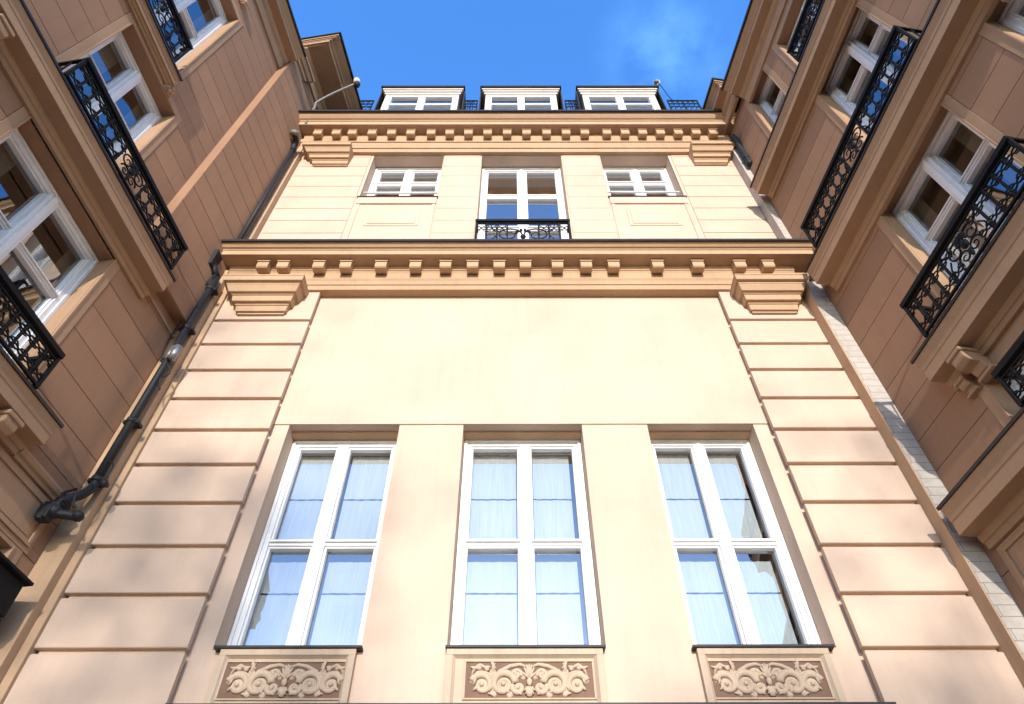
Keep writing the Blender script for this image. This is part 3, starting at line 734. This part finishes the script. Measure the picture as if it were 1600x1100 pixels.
# lamp on a bracket at the left cornice
lp = thing('security_lamp', 'white topped lamp on a long grey bracket at the upper left cornice', 'lamp', (-4.25, 5.30, 14.3))
mb = MB('world'); mb.tube(smooth_path([(0, .15, -.3), (0, .12, .55), (.02, .08, .75), (.35, .02, 1.2), (.70, -.04, 1.52)]), .027, 10); mb.build('arm', M['grey'], lp)
mb = MB('world'); mb.blob((.73, -.05, 1.70), (.085, .085, .11), 12, 8); mb.build('lamp_head', M['globe'], lp)
mb = MB('world'); mb.blob((.78, -.05, 1.50), (.07, .08, .10), 10, 8); mb.build('camera_dome', M['pipe'], lp)
rl = thing('security_lamp', 'round white lamp ball on the corner of the rightmost dormer roof', 'lamp', (3.67, 5.90, 17.66))
mb = MB('world'); mb.tube([(0, 0, -.02), (0, 0, .09)], .03, 8); mb.build('stem', M['grey'], rl)
mb = MB('world'); mb.blob((0, 0, .17), (.095, .095, .10), 14, 9); mb.build('globe', M['globe'], rl)
mb = MB('world'); mb.blob((-.02, -.05, .13), (.07, .06, .06), 10, 7); mb.build('bracket', M['grey'], rl)
o = wtube('cable', smooth_path([(3.71, 5.88, 17.75), (3.76, 5.88, 17.25), (3.80, 5.89, 16.85), (3.86, 5.90, 16.58)]), .010, M['iron'], None, 5)
tag(o, 'thin dark cable sagging from the dormer lamp down to the roof railing', 'cable')
# black wall box low on the left wall
bx = thing('wall_box', 'black metal box fixed low on the left wall near the corner', 'box', tuple(LWG.location+Vector((0, 0, 0))))
bx.rotation_euler = LWG.rotation_euler
mb = MB('id'); mb.box(.18, .75, .02, .24, 3.10, 3.42); mb.build('housing', M['iron'], bx, .012)
mb = MB('id'); mb.box(.14, .79, .02, .29, 3.42, 3.45); mb.build('lid', M['iron'], bx, .006)
mb = MB('id'); mb.box(.16, .20, .04, .20, 3.02, 3.10); mb.build('foot', M['iron'], bx, .006)

# ================================================================== ground and trees behind the viewer
mb = MB('world'); mb.add([(-150, -150, GZ-.004), (150, -150, GZ-.004), (150, 150, GZ-.004), (-150, 150, GZ-.004)], [(0, 1, 2, 3)])
g = mb.build('ground', simple('paving', (.10, .09, .085), .85, 0, .35, 3, .15)); g['kind'] = 'structure'

def tree(x, y, h, cr, cz, label, seed, leaves):
    rnd = random.Random(seed)
    t = thing('tree', label, 'tree', (x, y, GZ), 0, 'street trees behind the court')
    mb = MB('world')
    top = h*.62
    mb.tube([(0, 0, 0), (.1, 0, top*.35), (-.05, .1, top*.7), (.1, 0, top)], [.34, .26, .20, .12], 10)
    cl = []
    for k in range(26):
        a = rnd.random()*6.283; rr = cr*(.25+.75*rnd.random()**.6); z = cz+GZ*0+(rnd.random()*2-1)*cr*.85
        f = math.sqrt(max(.1, 1-((z-cz)/(cr*1.05))**2)); e = Vector((math.cos(a)*rr*f, math.sin(a)*rr*f, z)); cl.append(e)
        b0 = Vector((0, 0, top*(.45+.5*rnd.random()))); mid = b0.lerp(e, .5)+Vector((0, 0, .3))
        mb.tube([b0, mid, e], [.09, .05, .015], 5)
    mb.build('trunk', M['bark'], t)
    lb = MB('world')
    for k in range(leaves):
        c = rnd.choice(cl); p = c+Vector((rnd.gauss(0, .75), rnd.gauss(0, .75), rnd.gauss(0, .6)))
        u = Vector((rnd.gauss(0, 1), rnd.gauss(0, 1), rnd.gauss(0, 1))).normalized(); v = u.orthogonal().normalized(); s_ = .14+.10*rnd.random()
        lb.add([p-u*s_*1.4, p+v*s_*.6, p+u*s_*1.4, p-v*s_*.6], [(0, 1, 2, 3)])
    lb.build('crown', M['leaf'], t)
tree(-5.4, -56, 26, 5.8, 22.2, 'leafy street tree behind the viewer to the left of the court axis', 3, 1050)
tree(6.0, -57, 22, 3.6, 19.6, 'smaller leafy street tree behind the viewer to the right of the court axis', 9, 1100)

# ================================================================== camera, sun, sky
F_PX = 1080.0
pitch = math.atan(F_PX/892.0)
cam = bpy.data.cameras.new('camera'); co = bpy.data.objects.new('camera', cam); COL.objects.link(co)
cam.sensor_width = 36; cam.lens = 36*F_PX/1600; cam.shift_x = -2/1600; cam.clip_end = 1000; cam.clip_start = .05
co.location = (0, 0, 0); co.rotation_euler = (R(90)+pitch, R(.12), 0)
co.rotation_mode = 'XYZ'
scene.camera = co
EL, AZ = R(15.0), R(1.5)
sv = Vector((math.sin(AZ)*math.cos(EL), -math.cos(AZ)*math.cos(EL), math.sin(EL)))
sl = bpy.data.lights.new('sun', 'SUN'); so = bpy.data.objects.new('sun', sl); COL.objects.link(so)
sl.energy = 2.5; sl.angle = R(.55); sl.color = (1, .935, .86)
so.rotation_euler = (-sv).to_track_quat('-Z', 'Y').to_euler()
w = bpy.data.worlds.new('World'); scene.world = w; w.use_nodes = True
nt = w.node_tree; bg = nt.nodes['Background']
sky = nt.nodes.new('ShaderNodeTexSky'); sky.sky_type = 'NISHITA'; sky.sun_disc = False
sky.sun_elevation = EL; sky.sun_rotation = math.pi-AZ; sky.air_density = 1.0; sky.dust_density = .4; sky.ozone_density = 1.5
tc = nt.nodes.new('ShaderNodeTexCoord')
n1 = nt.nodes.new('ShaderNodeTexNoise'); n1.inputs['Scale'].default_value = 9; n1.inputs['Detail'].default_value = 7; n1.inputs['Roughness'].default_value = .55
nt.links.new(tc.outputs['Generated'], n1.inputs['Vector'])
sub = nt.nodes.new('ShaderNodeVectorMath'); sub.operation = 'DISTANCE'; sub.inputs[1].default_value = (0.2022, 0.2720, 0.9408)
nt.links.new(tc.outputs['Generated'], sub.inputs[0])
md = nt.nodes.new('ShaderNodeMapRange'); md.interpolation_type = 'SMOOTHSTEP'; md.inputs[1].default_value = .11; md.inputs[2].default_value = .01; nt.links.new(sub.outputs['Value'], md.inputs[0])
mr0 = nt.nodes.new('ShaderNodeMapRange'); mr0.inputs[1].default_value = .36; mr0.inputs[2].default_value = .72; mr0.inputs[4].default_value = .11
nt.links.new(n1.outputs['Fac'], mr0.inputs[0])
mr = nt.nodes.new('ShaderNodeMath'); mr.operation = 'MULTIPLY'; nt.links.new(md.outputs[0], mr.inputs[0]); nt.links.new(mr0.outputs[0], mr.inputs[1])
mx = nt.nodes.new('ShaderNodeMix'); mx.data_type = 'RGBA'; nt.links.new(mr.outputs[0], mx.inputs[0]); nt.links.new(sky.outputs[0], mx.inputs[6]); mx.inputs[7].default_value = (9, 9.5, 10, 1)
tn = nt.nodes.new('ShaderNodeMix'); tn.data_type = 'RGBA'; tn.blend_type = 'MULTIPLY'; tn.inputs[0].default_value = 1
sp_ = nt.nodes.new('ShaderNodeSeparateXYZ'); nt.links.new(tc.outputs['Generated'], sp_.inputs[0])
my = nt.nodes.new('ShaderNodeMapRange'); my.interpolation_type = 'SMOOTHSTEP'; my.inputs[1].default_value = -.45; my.inputs[2].default_value = .14; nt.links.new(sp_.outputs[1], my.inputs[0])
tt = nt.nodes.new('ShaderNodeMix'); tt.data_type = 'RGBA'; tt.inputs[6].default_value = (.80, .99, 1.34, 1); tt.inputs[7].default_value = (.64, 1.33, 2.2, 1)   # hazy towards the sun, deep azure away from it
nt.links.new(my.outputs[0], tt.inputs[0]); nt.links.new(tt.outputs[2], tn.inputs[7])
nt.links.new(mx.outputs[2], tn.inputs[6]); nt.links.new(tn.outputs[2], bg.inputs[0]); bg.inputs[1].default_value = .15
vs = scene.view_settings
vs.view_transform = 'Standard'; vs.look = 'None'; vs.exposure = 1.0; vs.gamma = 1; vs.use_curve_mapping = False
scene.cycles.max_bounces = 8; scene.cycles.diffuse_bounces = 5; scene.cycles.transparent_max_bounces = 12
